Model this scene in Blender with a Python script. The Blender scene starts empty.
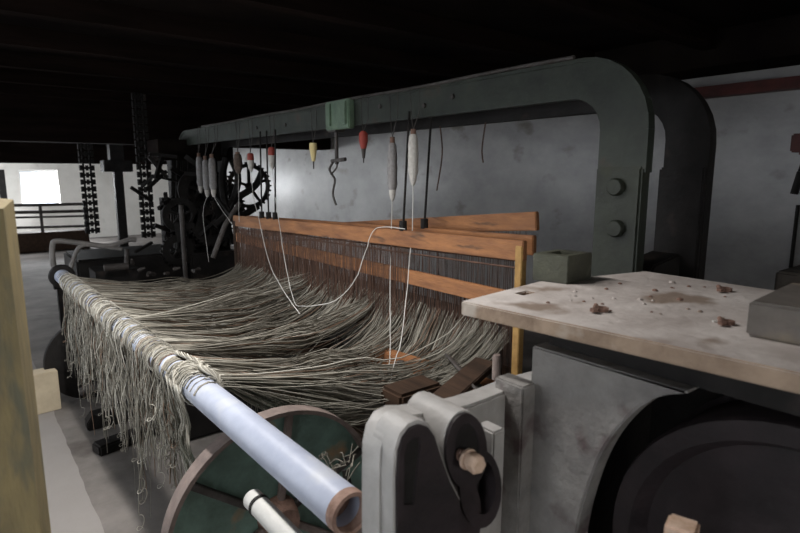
import bpy, bmesh, math, random
from mathutils import Vector, Matrix, Euler
random.seed(7)
R = random.random
def U(a, b): return a + (b-a)*random.random()
C = bpy.context.scene.collection
PI = math.pi

# ------------------------------------------------------------------ camera model
F = 560.0; CAMH = 1.5; YAW = math.radians(38.07); PIT = math.atan(94/560)
def at(px, py, X=None, Y=None, Z=None):
    """the point of the place seen at a pixel, at a known distance"""
    x = (px-400)/F; y = -(py-266.5)/F
    c, s = math.cos(PIT), math.sin(PIT)
    fh = c+y*s; z = -s+y*c
    fx, fy = math.sin(YAW), math.cos(YAW)
    r = (fh*fx+x*fy, fh*fy-x*fx, z)
    t = X/r[0] if X is not None else Y/r[1] if Y is not None else (Z-CAMH)/r[2]
    return Vector((r[0]*t, r[1]*t, CAMH+r[2]*t))

# ------------------------------------------------------------------ materials
M = {}
def mat(name, c1, c2=None, c3=None, rough=.7, metal=0., scale=6., scale3=2.5, thr=.58, bump=.25, stretch=(1,1,1), spec=.35, coat=0.):
    m = bpy.data.materials.new(name); m.use_nodes = True
    nt = m.node_tree; N = nt.nodes; L = nt.links
    b = N['Principled BSDF']; b.inputs['Roughness'].default_value = rough; b.inputs['Metallic'].default_value = metal
    b.inputs['Specular IOR Level'].default_value = spec; b.inputs['Coat Weight'].default_value = coat
    b.inputs['Coat Roughness'].default_value = .2
    c2 = c2 or tuple(v*.6 for v in c1)
    tc = N.new('ShaderNodeTexCoord'); mp = N.new('ShaderNodeMapping'); mp.inputs['Scale'].default_value = stretch
    L.new(tc.outputs['Object'], mp.inputs['Vector'])
    n = N.new('ShaderNodeTexNoise'); n.inputs['Scale'].default_value = scale; n.inputs['Detail'].default_value = 8; n.inputs['Roughness'].default_value = .65
    L.new(mp.outputs[0], n.inputs['Vector'])
    r = N.new('ShaderNodeValToRGB'); r.color_ramp.elements[0].position = .35; r.color_ramp.elements[1].position = .68
    r.color_ramp.elements[0].color = (*c2, 1); r.color_ramp.elements[1].color = (*c1, 1)
    L.new(n.outputs['Fac'], r.inputs[0]); out = r.outputs[0]
    if c3:
        n3 = N.new('ShaderNodeTexNoise'); n3.inputs['Scale'].default_value = scale3; n3.inputs['Detail'].default_value = 6
        L.new(mp.outputs[0], n3.inputs['Vector'])
        r3 = N.new('ShaderNodeValToRGB'); r3.color_ramp.elements[0].position = thr; r3.color_ramp.elements[1].position = thr+.1
        L.new(n3.outputs['Fac'], r3.inputs[0])
        mx = N.new('ShaderNodeMix'); mx.data_type = 'RGBA'; L.new(r3.outputs[0], mx.inputs['Factor'])
        L.new(out, mx.inputs[6]); mx.inputs[7].default_value = (*c3, 1); out = mx.outputs[2]
    L.new(out, b.inputs['Base Color'])
    if bump:
        bp = N.new('ShaderNodeBump'); bp.inputs['Strength'].default_value = bump; bp.inputs['Distance'].default_value = .01
        n4 = N.new('ShaderNodeTexNoise'); n4.inputs['Scale'].default_value = scale*5; n4.inputs['Detail'].default_value = 5
        L.new(mp.outputs[0], n4.inputs['Vector']); L.new(n4.outputs['Fac'], bp.inputs['Height']); L.new(bp.outputs[0], b.inputs['Normal'])
    M[name] = m; return m
mat('plaster', (.42,.41,.405), (.27,.265,.265), (.17,.155,.135), rough=.45, scale=1.9, scale3=2.3, thr=.60, bump=.12, spec=.4, coat=.1, stretch=(1,1,1.6))
mat('plaster_far', (.72,.70,.66), (.6,.58,.54), (.4,.38,.35), rough=.85, scale=2, scale3=1.5, thr=.66)
mat('reveal', (.85,.85,.85), (.7,.7,.7))
mat('soot', (.018,.014,.012), (.008,.006,.006), rough=1, scale=3, spec=.02)
mat('sootwood', (.02,.013,.011), (.008,.006,.005), rough=1, scale=4, spec=.02, stretch=(.3,3,3))
mat('red_paint', (.12,.03,.025), (.05,.018,.016), rough=.6)
mat('green_iron', (.042,.051,.040), (.018,.023,.018), (.05,.036,.026), rough=.55, scale=5, scale3=5, thr=.6, bump=.2)
mat('leg_iron', (.036,.042,.030), (.018,.021,.016), (.036,.04,.02), rough=.55, scale=6, scale3=5, thr=.6)
mat('boss_green', (.17,.25,.17), (.10,.15,.11), rough=.5, scale=14)
mat('black_iron', (.022,.020,.019), (.010,.009,.009), (.045,.035,.03), rough=.65, scale=8, scale3=6, thr=.62, spec=.2)
mat('iron', (.10,.09,.085), (.04,.035,.033), rough=.6, scale=10)
mat('dull_wood', (.07,.042,.028), (.03,.02,.015), rough=.8, scale=6, stretch=(3,.4,3), spec=.15)
mat('heald_wood', (.42,.19,.078), (.22,.10,.05), (.10,.06,.04), rough=.6, scale=7, scale3=5, thr=.62, stretch=(4,.7,4))
mat('yellow_wood', (.50,.31,.11), (.30,.17,.06), (.12,.07,.04), rough=.6, scale=14, scale3=9)
mat('rust_wire', (.14,.075,.05), (.07,.04,.03), rough=.7, scale=20, bump=0)
mat('yarn_a', (.42,.40,.345), (.25,.235,.20), rough=.95, scale=7, bump=0, spec=.1)
mat('yarn_b', (.25,.235,.195), (.14,.13,.11), rough=.95, scale=7, bump=0, spec=.1)
mat('yarn_c', (.28,.19,.14), (.16,.115,.085), rough=.95, scale=7, bump=0, spec=.1)
mat('yarn_d', (.62,.60,.54), (.48,.46,.40), rough=.95, scale=12, bump=0, spec=.1)
mat('thread', (.72,.71,.68), (.55,.54,.52), rough=.9, bump=0, spec=.1)
mat('tube_paint', (.47,.51,.62), (.38,.42,.53), (.50,.53,.60), rough=.42, scale=9, scale3=8, thr=.56, bump=.1)
mat('tube_rust', (.40,.27,.22), (.20,.12,.09), rough=.8, scale=22)
mat('plate', (.64,.59,.56), (.42,.37,.345), (.27,.21,.17), rough=.7, scale=7, scale3=6, thr=.55, bump=.5)
mat('plate_edge', (.40,.30,.22), (.25,.18,.13), (.48,.42,.36), rough=.8, scale=14, scale3=9)
mat('casting', (.30,.285,.27), (.18,.17,.165), (.12,.09,.09), rough=.65, scale=8, scale3=9, thr=.60, bump=.6)
mat('bracket', (.52,.505,.49), (.36,.35,.34), (.28,.30,.22), rough=.55, scale=7, scale3=5, thr=.66, bump=.25)
mat('grease', (.035,.025,.028), (.015,.012,.013), rough=.6, scale=8)
mat('bolt_rust', (.72,.55,.44), (.48,.32,.22), rough=.7, scale=30)
mat('rust', (.28,.17,.13), (.15,.09,.07), rough=.85, scale=40, bump=.6)
mat('post_wood', (.34,.27,.135), (.22,.18,.10), (.17,.16,.11), rough=.75, scale=9, scale3=7, thr=.55, stretch=(3,3,.7), bump=.3)
mat('block_wood', (.62,.53,.38), (.5,.42,.3), rough=.8, scale=9)
mat('olive_box', (.085,.088,.062), (.055,.056,.042), (.17,.17,.13), rough=.6, scale=12, scale3=16, thr=.66)
mat('dark_block', (.17,.15,.135), (.10,.09,.08), (.24,.2,.15), rough=.7, scale=9, scale3=6)
mat('drum_green', (.17,.27,.23), (.08,.12,.10), (.32,.19,.10), rough=.6, scale=6, scale3=5, thr=.6)
mat('drum_rim', (.24,.19,.17), (.14,.11,.10), rough=.7, scale=14)
mat('white_pipe', (.66,.65,.62), (.5,.5,.48), rough=.5)
mat('red_pirn', (.38,.06,.04), (.28,.05,.04), rough=.6, bump=0)
mat('cone_yellow', (.78,.66,.34), (.66,.54,.26), rough=.8, bump=0)
mat('pirn_grey', (.36,.35,.35), (.24,.23,.23), rough=.95, scale=40, bump=.6)
mat('pirn_white', (.66,.64,.60), (.5,.48,.45), rough=.95, scale=40, bump=.5)
mat('pirn_brown', (.16,.12,.10), (.09,.07,.06), rough=.95, scale=40)
mat('sky_glass', (.9,.9,.9), (.85,.85,.85), rough=.05, bump=0)

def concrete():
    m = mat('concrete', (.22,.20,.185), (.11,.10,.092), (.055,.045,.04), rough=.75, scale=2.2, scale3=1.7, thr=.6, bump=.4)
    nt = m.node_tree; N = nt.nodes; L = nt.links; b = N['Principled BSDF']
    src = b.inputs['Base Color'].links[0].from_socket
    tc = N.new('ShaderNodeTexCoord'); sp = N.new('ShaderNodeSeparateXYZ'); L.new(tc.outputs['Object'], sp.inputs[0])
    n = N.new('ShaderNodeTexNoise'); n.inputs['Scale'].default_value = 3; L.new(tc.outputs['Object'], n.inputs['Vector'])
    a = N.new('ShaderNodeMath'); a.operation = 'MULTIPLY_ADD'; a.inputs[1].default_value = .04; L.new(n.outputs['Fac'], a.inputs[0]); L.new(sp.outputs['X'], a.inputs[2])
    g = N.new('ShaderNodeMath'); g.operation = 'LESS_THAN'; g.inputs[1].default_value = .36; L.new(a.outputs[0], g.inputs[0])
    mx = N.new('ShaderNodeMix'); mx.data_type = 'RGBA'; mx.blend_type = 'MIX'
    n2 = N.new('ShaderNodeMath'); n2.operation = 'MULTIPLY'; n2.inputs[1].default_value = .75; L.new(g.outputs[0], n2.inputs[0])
    L.new(n2.outputs[0], mx.inputs['Factor']); L.new(src, mx.inputs[6]); mx.inputs[7].default_value = (.30,.28,.265,1)  # paler floor left of the roller's shadow edge, painted into the colour
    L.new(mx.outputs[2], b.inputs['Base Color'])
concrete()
def glass():
    m = bpy.data.materials.new('dusty_glass'); m.use_nodes = True; nt = m.node_tree; N = nt.nodes; L = nt.links
    N.remove(N['Principled BSDF'])
    t = N.new('ShaderNodeBsdfTransparent'); d = N.new('ShaderNodeBsdfGlossy'); d.inputs['Roughness'].default_value = .1
    x = N.new('ShaderNodeMixShader'); x.inputs[0].default_value = .08; L.new(t.outputs[0], x.inputs[1]); L.new(d.outputs[0], x.inputs[2])
    L.new(x.outputs[0], N['Material Output'].inputs['Surface']); M['glass'] = m
glass()

# ------------------------------------------------------------------ mesh helpers
class MB:
    def __init__(s): s.v = []; s.f = []; s.mi = []; s.cur = 0
    def add(s, vs, fs):
        o = len(s.v); s.v += [tuple(v) for v in vs]
        s.f += [tuple(i+o for i in f) for f in fs]; s.mi += [s.cur]*len(fs); return s
    def box(s, c, d, rot=None, bev=0.):
        m = Matrix.Translation(Vector(c)) @ (rot.to_matrix().to_4x4() if rot else Matrix())
        if bev <= 0:
            vs = [m @ Vector((x*d[0]/2, y*d[1]/2, z*d[2]/2)) for x in (-1,1) for y in (-1,1) for z in (-1,1)]
            return s.add(vs, [(0,1,3,2),(4,6,7,5),(0,4,5,1),(2,3,7,6),(0,2,6,4),(1,5,7,3)])
        bm = bmesh.new(); bmesh.ops.create_cube(bm, size=1)
        for v in bm.verts: v.co = Vector((v.co.x*d[0], v.co.y*d[1], v.co.z*d[2]))
        bmesh.ops.bevel(bm, geom=bm.edges[:], offset=bev, segments=2, affect='EDGES')
        return s.bm(bm, m)
    def bm(s, bm, m=Matrix()):
        bmesh.ops.recalc_face_normals(bm, faces=bm.faces[:])
        bm.verts.index_update()
        s.add([m @ v.co for v in bm.verts], [[v.index for v in f.verts] for f in bm.faces]); bm.free(); return s
    def bar(s, a, b, w, h, bev=0.):
        a = Vector(a); b = Vector(b); d = b-a
        q = d.to_track_quat('Y', 'Z')
        return s.box((a+b)/2, (w, d.length, h), q.to_euler(), bev)
    def tube(s, pts, r, n=8, cap=True):
        pts = [Vector(p) for p in pts]; k = len(pts)
        rs = r if isinstance(r, (list, tuple)) else [r]*k
        vs = []; fs = []; up = None
        for i, p in enumerate(pts):
            t = (pts[min(i+1, k-1)]-pts[max(i-1, 0)])
            if t.length < 1e-9: t = Vector((0,0,1))
            t.normalize()
            if up is None: up = Vector((0,0,1)) if abs(t.z) < .9 else Vector((1,0,0))
            a = t.cross(up)
            if a.length < 1e-4: a = t.cross(Vector((.3,.9,.1)))
            a.normalize(); b = a.cross(t); up = b
            for j in range(n):
                g = 2*PI*j/n; vs.append(p+(a*math.cos(g)+b*math.sin(g))*rs[i])
        for i in range(k-1):
            for j in range(n): fs.append((i*n+j, i*n+(j+1)%n, (i+1)*n+(j+1)%n, (i+1)*n+j))
        if cap: fs += [tuple(range(n))[::-1], tuple(range((k-1)*n, k*n))]
        return s.add(vs, fs)
    def lathe(s, prof, o, axis=(0,0,1), n=24, closed=False):
        """prof: (radius, height along axis)"""
        q = Vector((0,0,1)).rotation_difference(Vector(axis).normalized()); o = Vector(o)
        vs = []; fs = []; k = len(prof)
        for r, h in prof:
            for j in range(n):
                g = 2*PI*j/n; vs.append(o+q @ Vector((r*math.cos(g), r*math.sin(g), h)))
        for i in range(k if closed else k-1):
            i2 = (i+1) % k
            for j in range(n): fs.append((i*n+j, i*n+(j+1)%n, i2*n+(j+1)%n, i2*n+j))
        if not closed: fs += [tuple(range(n))[::-1], tuple(range((k-1)*n, k*n))]
        return s.add(vs, fs)
    def prism(s, outer, lo, hi, axis, holes=(), bev=0.):
        """outline in the plane across axis, extruded from lo to hi"""
        def P(u, v, w): return {'X': (w,u,v), 'Y': (u,w,v), 'Z': (u,v,w)}[axis]
        bm = bmesh.new(); es = []
        for loop in [outer, *holes]:
            vs = [bm.verts.new(P(u, v, lo)) for u, v in loop]
            es += [bm.edges.new((vs[i], vs[(i+1) % len(vs)])) for i in range(len(vs))]
        if holes: bmesh.ops.triangle_fill(bm, edges=es, use_beauty=True)
        else: bm.faces.new(vs)
        ext = bmesh.ops.extrude_face_region(bm, geom=bm.faces[:])
        d = Vector(P(0, 0, hi-lo)); 
        for g in ext['geom']:
            if isinstance(g, bmesh.types.BMVert): g.co += d
        bmesh.ops.recalc_face_normals(bm, faces=bm.faces[:])
        if bev:
            ee = [e for e in bm.edges if len(e.link_faces) == 2 and e.calc_face_angle(0) > .9]
            bmesh.ops.bevel(bm, geom=ee, offset=bev, segments=2, affect='EDGES')
        return s.bm(bm)
    def build(s, name, mats, parent=None, smooth=None, loc=None, kind=None, label=None):
        me = bpy.data.meshes.new(name)
        o = bpy.data.objects.new(name, me); C.objects.link(o)
        off = Vector((0,0,0))
        if parent: off = origin.get(parent.name, Vector((0,0,0)))
        elif loc is not None: off = Vector(loc); o.location = off
        if parent: o.parent = parent
        origin[o.name] = off
        me.from_pydata([tuple(Vector(v)-off) for v in s.v], [], s.f)
        for m in (mats if isinstance(mats, (list, tuple)) else [mats]): me.materials.append(M[m])
        for p, i in zip(me.polygons, s.mi): p.material_index = i
        if smooth is not None:
            me.shade_smooth()
            if smooth < 180: me.set_sharp_from_angle(angle=math.radians(smooth))
        if kind: o['kind'] = kind
        if label: o['label'] = label
        return o
origin = {}
def thing(name, label, cat, loc=(0,0,0), group=None):
    o = bpy.data.objects.new(name, None); C.objects.link(o); o.location = loc; o.empty_display_size = .1
    origin[o.name] = Vector(loc); o['label'] = label; o['category'] = cat
    if group: o['group'] = group
    return o
def tag(o, label, cat, group=None, kind=None):
    o['label'] = label; o['category'] = cat
    if group: o['group'] = group
    if kind: o['kind'] = kind
    return o
def struct(name, mb, m): 
    o = mb.build(name, m); o['kind'] = 'structure'; return o
def copy_tree(o, parent=None, delta=Vector((0,0,0))):
    c = o.copy(); C.objects.link(c)
    if parent: c.parent = parent
    else: c.location = o.location+Vector(delta)
    origin[c.name] = origin[o.name]+Vector(delta)
    for ch in list(o.children): copy_tree(ch, c)
    return c
def circ(cx, cy, r, a0=0, a1=360, n=24, rx=None):
    full = abs(a1-a0) >= 360
    return [(cx+(rx or r)*math.cos(math.radians(a0+(a1-a0)*i/(n if full else n-1))), cy+r*math.sin(math.radians(a0+(a1-a0)*i/(n if full else n-1)))) for i in range(n)]
def smooth_path(pts, k=6):
    pts = [Vector(p) for p in pts]; out = []
    P = [pts[0]]+pts+[pts[-1]]
    for i in range(1, len(P)-2):
        p0, p1, p2, p3 = P[i-1:i+3]
        for j in range(k):
            t = j/k
            out.append(.5*((2*p1)+(p2-p0)*t+(2*p0-5*p1+4*p2-p3)*t*t+(3*p1-p0-3*p2+p3)*t**3))
    out.append(pts[-1]); return out

# ================================================================== SETTING
XL, XR, YN, YF, ZC = -1.6, 4.4, -2.6, 14.7, 2.42
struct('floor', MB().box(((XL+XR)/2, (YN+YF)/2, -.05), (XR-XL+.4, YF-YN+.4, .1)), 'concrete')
struct('ceiling', MB().box(((XL+XR)/2, (YN+YF)/2, ZC+.05), (XR-XL+.4, YF-YN+.4, .1)), 'soot')
struct('wall_right', MB().box((XR+.1, (YN+YF)/2, ZC/2), (.2, YF-YN, ZC)), 'plaster')
def rect(a, b, c, d): return [(a,c),(b,c),(b,d),(a,d)]
# far wall with its low window
W1 = (1.07, 1.80, .76, 1.56)
struct('wall_far', MB().prism(rect(XL, XR, 0, ZC), YF, YF+.35, 'Y', [rect(*W1)[::-1]]), 'plaster_far')
LW = [(-.9,.3,.75,1.75), (2.1,3.3,.75,1.75), (4.0,4.8,.75,1.75), (6.3,9.6,1.05,2.0), (12.2,13.9,.75,1.75)]  # unseen side windows, added and sized for the light they bring in
struct('wall_left', MB().prism(rect(YN, YF, 0, ZC), XL-.35, XL, 'X', [rect(*w)[::-1] for w in LW]), 'plaster_far')
NW = (.1, 1.5, .9, 1.9)  # unseen window behind the camera, added as a light source
struct('wall_near', MB().prism(rect(XL, XR, 0, ZC), YN-.35, YN, 'Y', [rect(*NW)[::-1]]), 'plaster_far')
def window(n, a0, a1, z0, z1, axis, pos, dirn):
    o = thing('window_%d' % n, '', '', (0,0,0)); del o['label']; del o['category']; o['kind'] = 'structure'
    def P(u, z, w): return (u, w, z) if axis == 'Y' else (w, u, z)
    fr = MB(); t = .05
    fr.prism(rect(a0, a1, z0, z1), pos+dirn*.24, pos+dirn*.29, axis, [rect(a0+t, a1-t, z0+t, z1-t)[::-1]])
    um = (a0+a1)/2; zm = (z0+z1)/2
    fr.box(P(um, zm, pos+dirn*.265), (.02,.03,z1-z0-.02)); 
    f = fr.build('window_frame', 'reveal', o)
    g = MB(); d = P(a1-a0-.04, z1-z0-.04, .006); g.box(P(um, zm, pos+dirn*.28), d); g.build('window_pane', 'glass', o)
    s = MB(); s.box(P(um, z0+.012, pos+dirn*.11), P(a1-a0-.004, .024, .27)); s.build('window_sill', 'reveal', o)
window(1, *W1, 'Y', YF, 1)
for i, w in enumerate(LW): window(i+2, *w, 'X', XL, -1)
window(7, *NW, 'Y', YN, -1)
# joists and downstand beams of the low ceiling
k = 1
for y in [-1.8,-.9,0,.9,1.8,2.7,3.6,4.5,5.4,6.3,7.2,8.1,9.0,9.9,10.8]:
    struct('trim_%d' % k, MB().box(((XL+XR)/2, y, ZC-.06), (XR-XL-.01, .09, .12)), 'sootwood'); k += 1
for y, z0 in ((11.9, 1.66), (7.4, 1.83)):
    struct('trim_%d' % k, MB().box(((XL+XR)/2, y, (ZC-.12+z0)/2+.06), (XR-XL-.02, .28, ZC-z0-.002), bev=.01), 'sootwood'); k += 1
struct('trim_%d' % k, MB().box((XR-.06, 6, 2.07), (.12, 17, .075), bev=.006), 'red_paint'); k += 1

tag(MB().tube([(XR-.08,-2.5,2.215),(XR-.08,14.6,2.215)], .022, 10).build('pipe', 'red_paint', smooth=40), 'thin dark red pipe running along the wall above the red timber rail', 'pipe')

struct('trim_%d' % k, MB().box((XR-.2, 6, 2.305), (.4, 17, .23)), 'soot'); k += 1
# batten lamp over the loom front
lp = thing('batten_lamp','long shaded batten lamp under the black ceiling above the roller','lamp',(.5,2.15,2.42))
b = MB(); b.box((.5,2.15,2.395),(.12,1.8,.05),bev=.006); b.build('housing','iron',lp)
b = MB()
for sx in (-1,1): b.bar((.5+sx*.075,1.27,2.365),(.5+sx*.075,3.0,2.365),.008,.10)
b.build('shade','iron',lp)
# column by the far wall
t = thing('support_column', 'slim dark column with square block head before the far white wall', 'column', (2.06,10,0))
b = MB(); b.box((2.06,10,.76),(.13,.13,1.52), bev=.01); b.build('shaft','black_iron',t)
b = MB(); b.box((2.05,10,1.6),(.42,.3,.18), bev=.01); b.box((2.05,10,1.96),(.2,.2,.55)); b.build('capital','black_iron',t)

# ================================================================== LOOM
RX = 1.85
loom = thing('power_loom', 'long green cast-iron loom frame with arched double crown rail and bolted legs', 'loom', (RX,3.3,0))
def arch_outline(y0, y1, z0, z1, th, lw, ro, ri):
    """upside down U in Y,Z: legs at y0 (near) and y1 (far)"""
    o = [(y0,0),(y0,z1-ro)] + circ(y0+ro, z1-ro, ro, 180, 90, 9)[1:] + circ(y1-ro, z1-ro, ro, 90, 0, 9) + [(y1,0),(y1-lw,0)]
    o += circ(y1-lw-ri, z1-th-ri, ri, 0, 90, 7) + circ(y0+lw+ri, z1-th-ri, ri, 90, 180, 7) + [(y0+lw,0)]
    return o
Y0, Y1 = 1.01, 6.1
b = MB(); b.prism(arch_outline(Y0, Y1, 0, 1.905, .135, .18, .26, .12), RX, RX+.035, 'X')
# rim lips along outer and inner edge
oo = [(Y0,1.50),(Y0,1.645)] + circ(Y0+.26, 1.645, .26, 180, 90, 9)[1:] + circ(Y1-.26, 1.645, .26, 90, 0, 9) + [(Y1,1.5)]
for i in range(len(oo)-1):
    (ya, za), (yb, zb) = oo[i], oo[i+1]
    b.bar((RX+.014, ya, za), (RX+.014, yb, zb), .042, .014)
b.build('crown_rail', 'green_iron', loom, 40)
b = MB(); b.prism(arch_outline(Y0-.055, Y1-.1, 0, 1.885, .13, .17, .28, .13), 2.2, 2.25, 'X')
b.build('crown_rail', 'black_iron', loom, 40, label='dark rear rail behind the front one')
# lower leg casings
for x, y, w, m in ((RX-.012, 1.097, .175, 'leg_iron'), (2.187, 1.045, .175, 'black_iron')):
    b = MB(); b.box((x+.014, y, .76), (.045, w, 1.52), bev=.008); lg = b.build('leg', m, loom)
    if m == 'leg_iron': leg1 = lg
    b = MB(); b.box((x+.034, y-w/2+.03, .60), (.02, .05, 1.2), bev=.006)
    b.build('leg_flange', m, lg)
for y in (Y1-.1,):
    for x in (RX+.03, 2.22):
        b = MB(); b.box((x, y, .75), (.10, .2, 1.5), bev=.008); b.build('leg', 'black_iron', loom)
for py in (187, 228.5):
    p = at(616, py, X=RX-.027)
    b = MB(); b.lathe([(.0,-.004),(.031,-.004),(.031,.008),(.026,.016),(.0,.018)], p, (-1,0,0), 20); b.build('bolt_head', 'leg_iron', leg1, 40)
# casting foot spreading between the two legs
b = MB(); b.prism([(1.93,1.05),(1.93,1.11),(1.99,1.165),(2.19,1.19),(2.19,1.05)], 1.02, 1.14, 'Y', bev=.006); b.build('cross_tie','black_iron',loom)
for yy in (1.08,6.45):
    b = MB(); b.box((2.04,min(yy,5.95),.35),(.29,.12,.14)); b.build('cross_tie','black_iron',loom)
# boss box on the rail
p = at(340, 116, X=RX-.02)
b = MB(); b.box((RX-.022, p.y, 1.835), (.045, .26, .165), bev=.006)
b.box((RX-.046, p.y+.085, 1.84), (.02, .05, .13), bev=.004); b.box((RX-.046, p.y-.085, 1.84), (.02, .05, .13), bev=.004)
b.build('boss_plate', 'boss_green', loom)
# pale bolts and joint lines along the rail
for px in (256, 285, 380, 424, 452):
    p = at(px, 112, X=RX-.004)
    b = MB(); b.lathe([(0,-.002),(.012,-.002),(.012,.01),(0,.012)], (RX, p.y, 1.84+U(-.02,.03)), (-1,0,0), 8); b.build('rail_bolt', 'iron', loom)
# oil rod along the top of the rail
b = MB(); b.tube([(RX-.02, y, 1.916+.003*math.sin(y*5)) for y in [1.3+.2*i for i in range(21)]], .008, 8); b.build('top_rod','iron',loom,60)
# lower body of the loom
b = MB(); b.box((1.9,3.6,.30),(.09,4.7,.12)); b.build('lower_rail','black_iron',loom)
b = MB(); b.box((1.62,3.2,.43),(.16,3.3,.10), bev=.01); b.build('breast_timber','dull_wood',loom)
b = MB(); b.box((1.40,3.2,.27),(.12,3.3,.12), bev=.01); b.build('breast_timber','dull_wood',loom)
for y, m in ((1.5,'yellow_wood'),(1.62,'dull_wood')):
    pass
b = MB()
b.bar((1.62,1.36,.62),(1.62,2.3,.56),.07,.10,.006); b.build('side_timber','heald_wood',loom)
b = MB(); b.bar((1.30,1.44,.66),(1.62,1.50,.74),.1,.03,.004); b.build('shelf_board','dull_wood',loom)
b = MB(); b.box((1.36,1.66,.58),(.22,.14,.16), bev=.012); b.build('gear_case','dull_wood',loom)
for y in (1.55,1.95,2.5,3.0):
    b = MB(); b.tube([(1.55,y,.1),(1.57,y+.05,.62)],.016,8); b.build('lower_rod','iron',loom,60)
b = MB()
for i in range(9): b.tube([(1.42+.025*i, 1.33+.01*i, .70-.012*i),(1.60+.02*i,1.72,.72-.014*i)],.006,6)
b.build('wire_guide','iron',loom,60)
for y in (1.9, 3.1, 4.4):
    b = MB(); b.box((1.35,y,.12),(1.15,.09,.22), bev=.01); b.build('lower_cross_beam','black_iron',loom)
# peg standing up beside the yellow stile
p = at(497, 357, X=1.32)
b = MB(); b.lathe([(0,0),(.0145,0),(.0145,.075),(.011,.083),(0,.084)], (p.x,p.y,p.z-.075), (0,0,1), 14); b.build('peg','drum_rim',loom,40)

# ---- dobby mechanism at far end of the loom
dob = thing('dobby_mechanism', 'black tangle of gears, plates and levers at the far end of the loom', 'loom mechanism', (1.7,5.3,0))
b = MB(); b.box((1.75,5.95,.85),(.10,.12,1.7)); b.build('upright','black_iron',dob)
b = MB(); b.box((2.2,6.2,.85),(.10,.12,1.7)); b.build('upright','black_iron',dob)
b = MB(); b.box((1.95,6.02,1.72),(.75,.4,.2)); b.build('head_plate','soot',dob)
b = MB(); b.box((1.9,6.0,1.25),(.22,.3,.8)); b.build('cam_box','black_iron',dob)
def spoked(cx, cy, cz, r, n, w=.03, rim=.035, m='black_iron', par=dob, axis='Y', name='gear_wheel', teeth=0):
    b = MB(); A = {'X':(1,0,0),'Y':(0,1,0)}[axis]
    b.lathe([(r-rim,-w/2),(r,-w/2),(r,w/2),(r-rim,w/2)], (cx,cy,cz), A, 32, closed=True)
    b.lathe([(0,-w*.8),(r*.16,-w*.8),(r*.16,w*.8),(0,w*.8)], (cx,cy,cz), A, 14)
    for i in range(n):
        g = 2*PI*i/n+.3; dv = Vector((math.cos(g),0,math.sin(g))) if axis == 'Y' else Vector((0,math.cos(g),math.sin(g)))
        c = Vector((cx,cy,cz)); b.bar(c+dv*r*.1, c+dv*(r-rim*.5), w*.7, r*.12)
    for i in range(teeth):
        g = 2*PI*i/teeth; dv = Vector((math.cos(g),0,math.sin(g))) if axis == 'Y' else Vector((0,math.cos(g),math.sin(g)))
        c = Vector((cx,cy,cz)); b.bar(c+dv*(r-.004), c+dv*(r+.018), w*.8, .018)
    return b.build(name, m, par, 40)
p = at(249,186,Y=5.40); spoked(p.x,p.y,p.z,.22,5,teeth=30)
p = at(228,206,Y=5.50); spoked(p.x,p.y,p.z,.16,6,rim=.05,teeth=24)
p = at(212,225,Y=5.65); spoked(p.x,p.y,p.z,.20,6,rim=.09,teeth=28)
p = at(200,190,Y=5.75); spoked(p.x,p.y,p.z,.22,5,rim=.10)
p = at(180,215,Y=5.65); spoked(p.x,p.y,p.z,.17,5,rim=.06)
p = at(178,250,Y=5.65); spoked(p.x,p.y,p.z,.15,5,rim=.07,teeth=20)
b = MB()
for i in range(9):
    x = 172+i*5.5; a = at(x, 160, Y=5.85); c = at(x+U(-2,2), 258, Y=5.85); b.bar(a, c, .025, .02)
b.build('jack_rods','black_iron',dob)
b = MB(); b.tube(smooth_path([at(240,203,Y=4.6),at(231,216,Y=4.6),at(224,228,Y=4.6),at(213,258,Y=4.6)]), .022, 8); b.build('lever','iron',dob,60, label='worn grey lever')
b = MB(); b.tube([at(181,205,Y=5.35),at(186,282,Y=5.35)], .022, 8); b.build('lever','iron',dob,60)
b = MB(); b.tube([at(216,196,Y=5.35),at(235,222,Y=4.6)], .014, 8); b.build('link_rods','black_iron',dob,60)
b = MB()
for sq in ([(262,172),(255,186),(240,196),(224,206)],[(232,160),(238,178),(233,200),(222,222)],[(258,206),(244,214),(232,212),(215,226)],[(226,158),(222,180),(226,205),(236,214)]):
    b.tube(smooth_path([at(x,y,Y=5.33) for x,y in sq]), .034, 6)
b.build('curved_levers','black_iron',dob,60)
b = MB()
for i in range(46):
    a = at(U(150,228), U(155,255), Y=U(5.6,5.95)); c = a+Vector((U(-.25,.25), U(-.1,.1), U(-.25,.25))); b.bar(a, c, U(.02,.05), U(.02,.05))
b.build('linkages','black_iron',dob)
b = MB(); b.box(at(192,232,Y=6.1),(.6,.1,.75)); b.build('back_plate','black_iron',dob)

# ---- low dark machine with bent pipe frames behind the roller
lm = thing('warping_machine', 'low black machine with bent pipe guards behind the far end of the white roller', 'machine', (1.3,6.0,0))
b = MB(); b.box((1.25,6.1,.42),(.95,.8,.60), bev=.02); b.build('body','black_iron',lm)
b = MB(); b.box((2.0,5.9,.35),(.5,.6,.70), bev=.02); b.build('gearbox','black_iron',lm)
b = MB(); b.box((1.02,5.4,.42),(.35,.3,.5)); b.build('gearbox','black_iron',lm)
for seq, r in (([(56,272),(53,262),(52.5,246),(57,241),(80,243),(108,246),(128,240),(136,240)],.022), ([(70,270),(75,255),(80,247),(90,245),(122,249)],.018)):
    b = MB(); b.tube(smooth_path([at(x,y,Y=5.35) for x,y in seq]), r, 8); b.build('pipe_guard','casting',lm,60)
b = MB(); b.tube([at(127,249,Y=5.4),at(126,282,Y=5.4)],.02,8); b.build('stay_rod','iron',lm,60)
b = MB(); b.tube([at(104,268,Y=5.1),at(128,266,Y=5.1)],.03,8); b.build('stay_rod','iron',lm,60)
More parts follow.
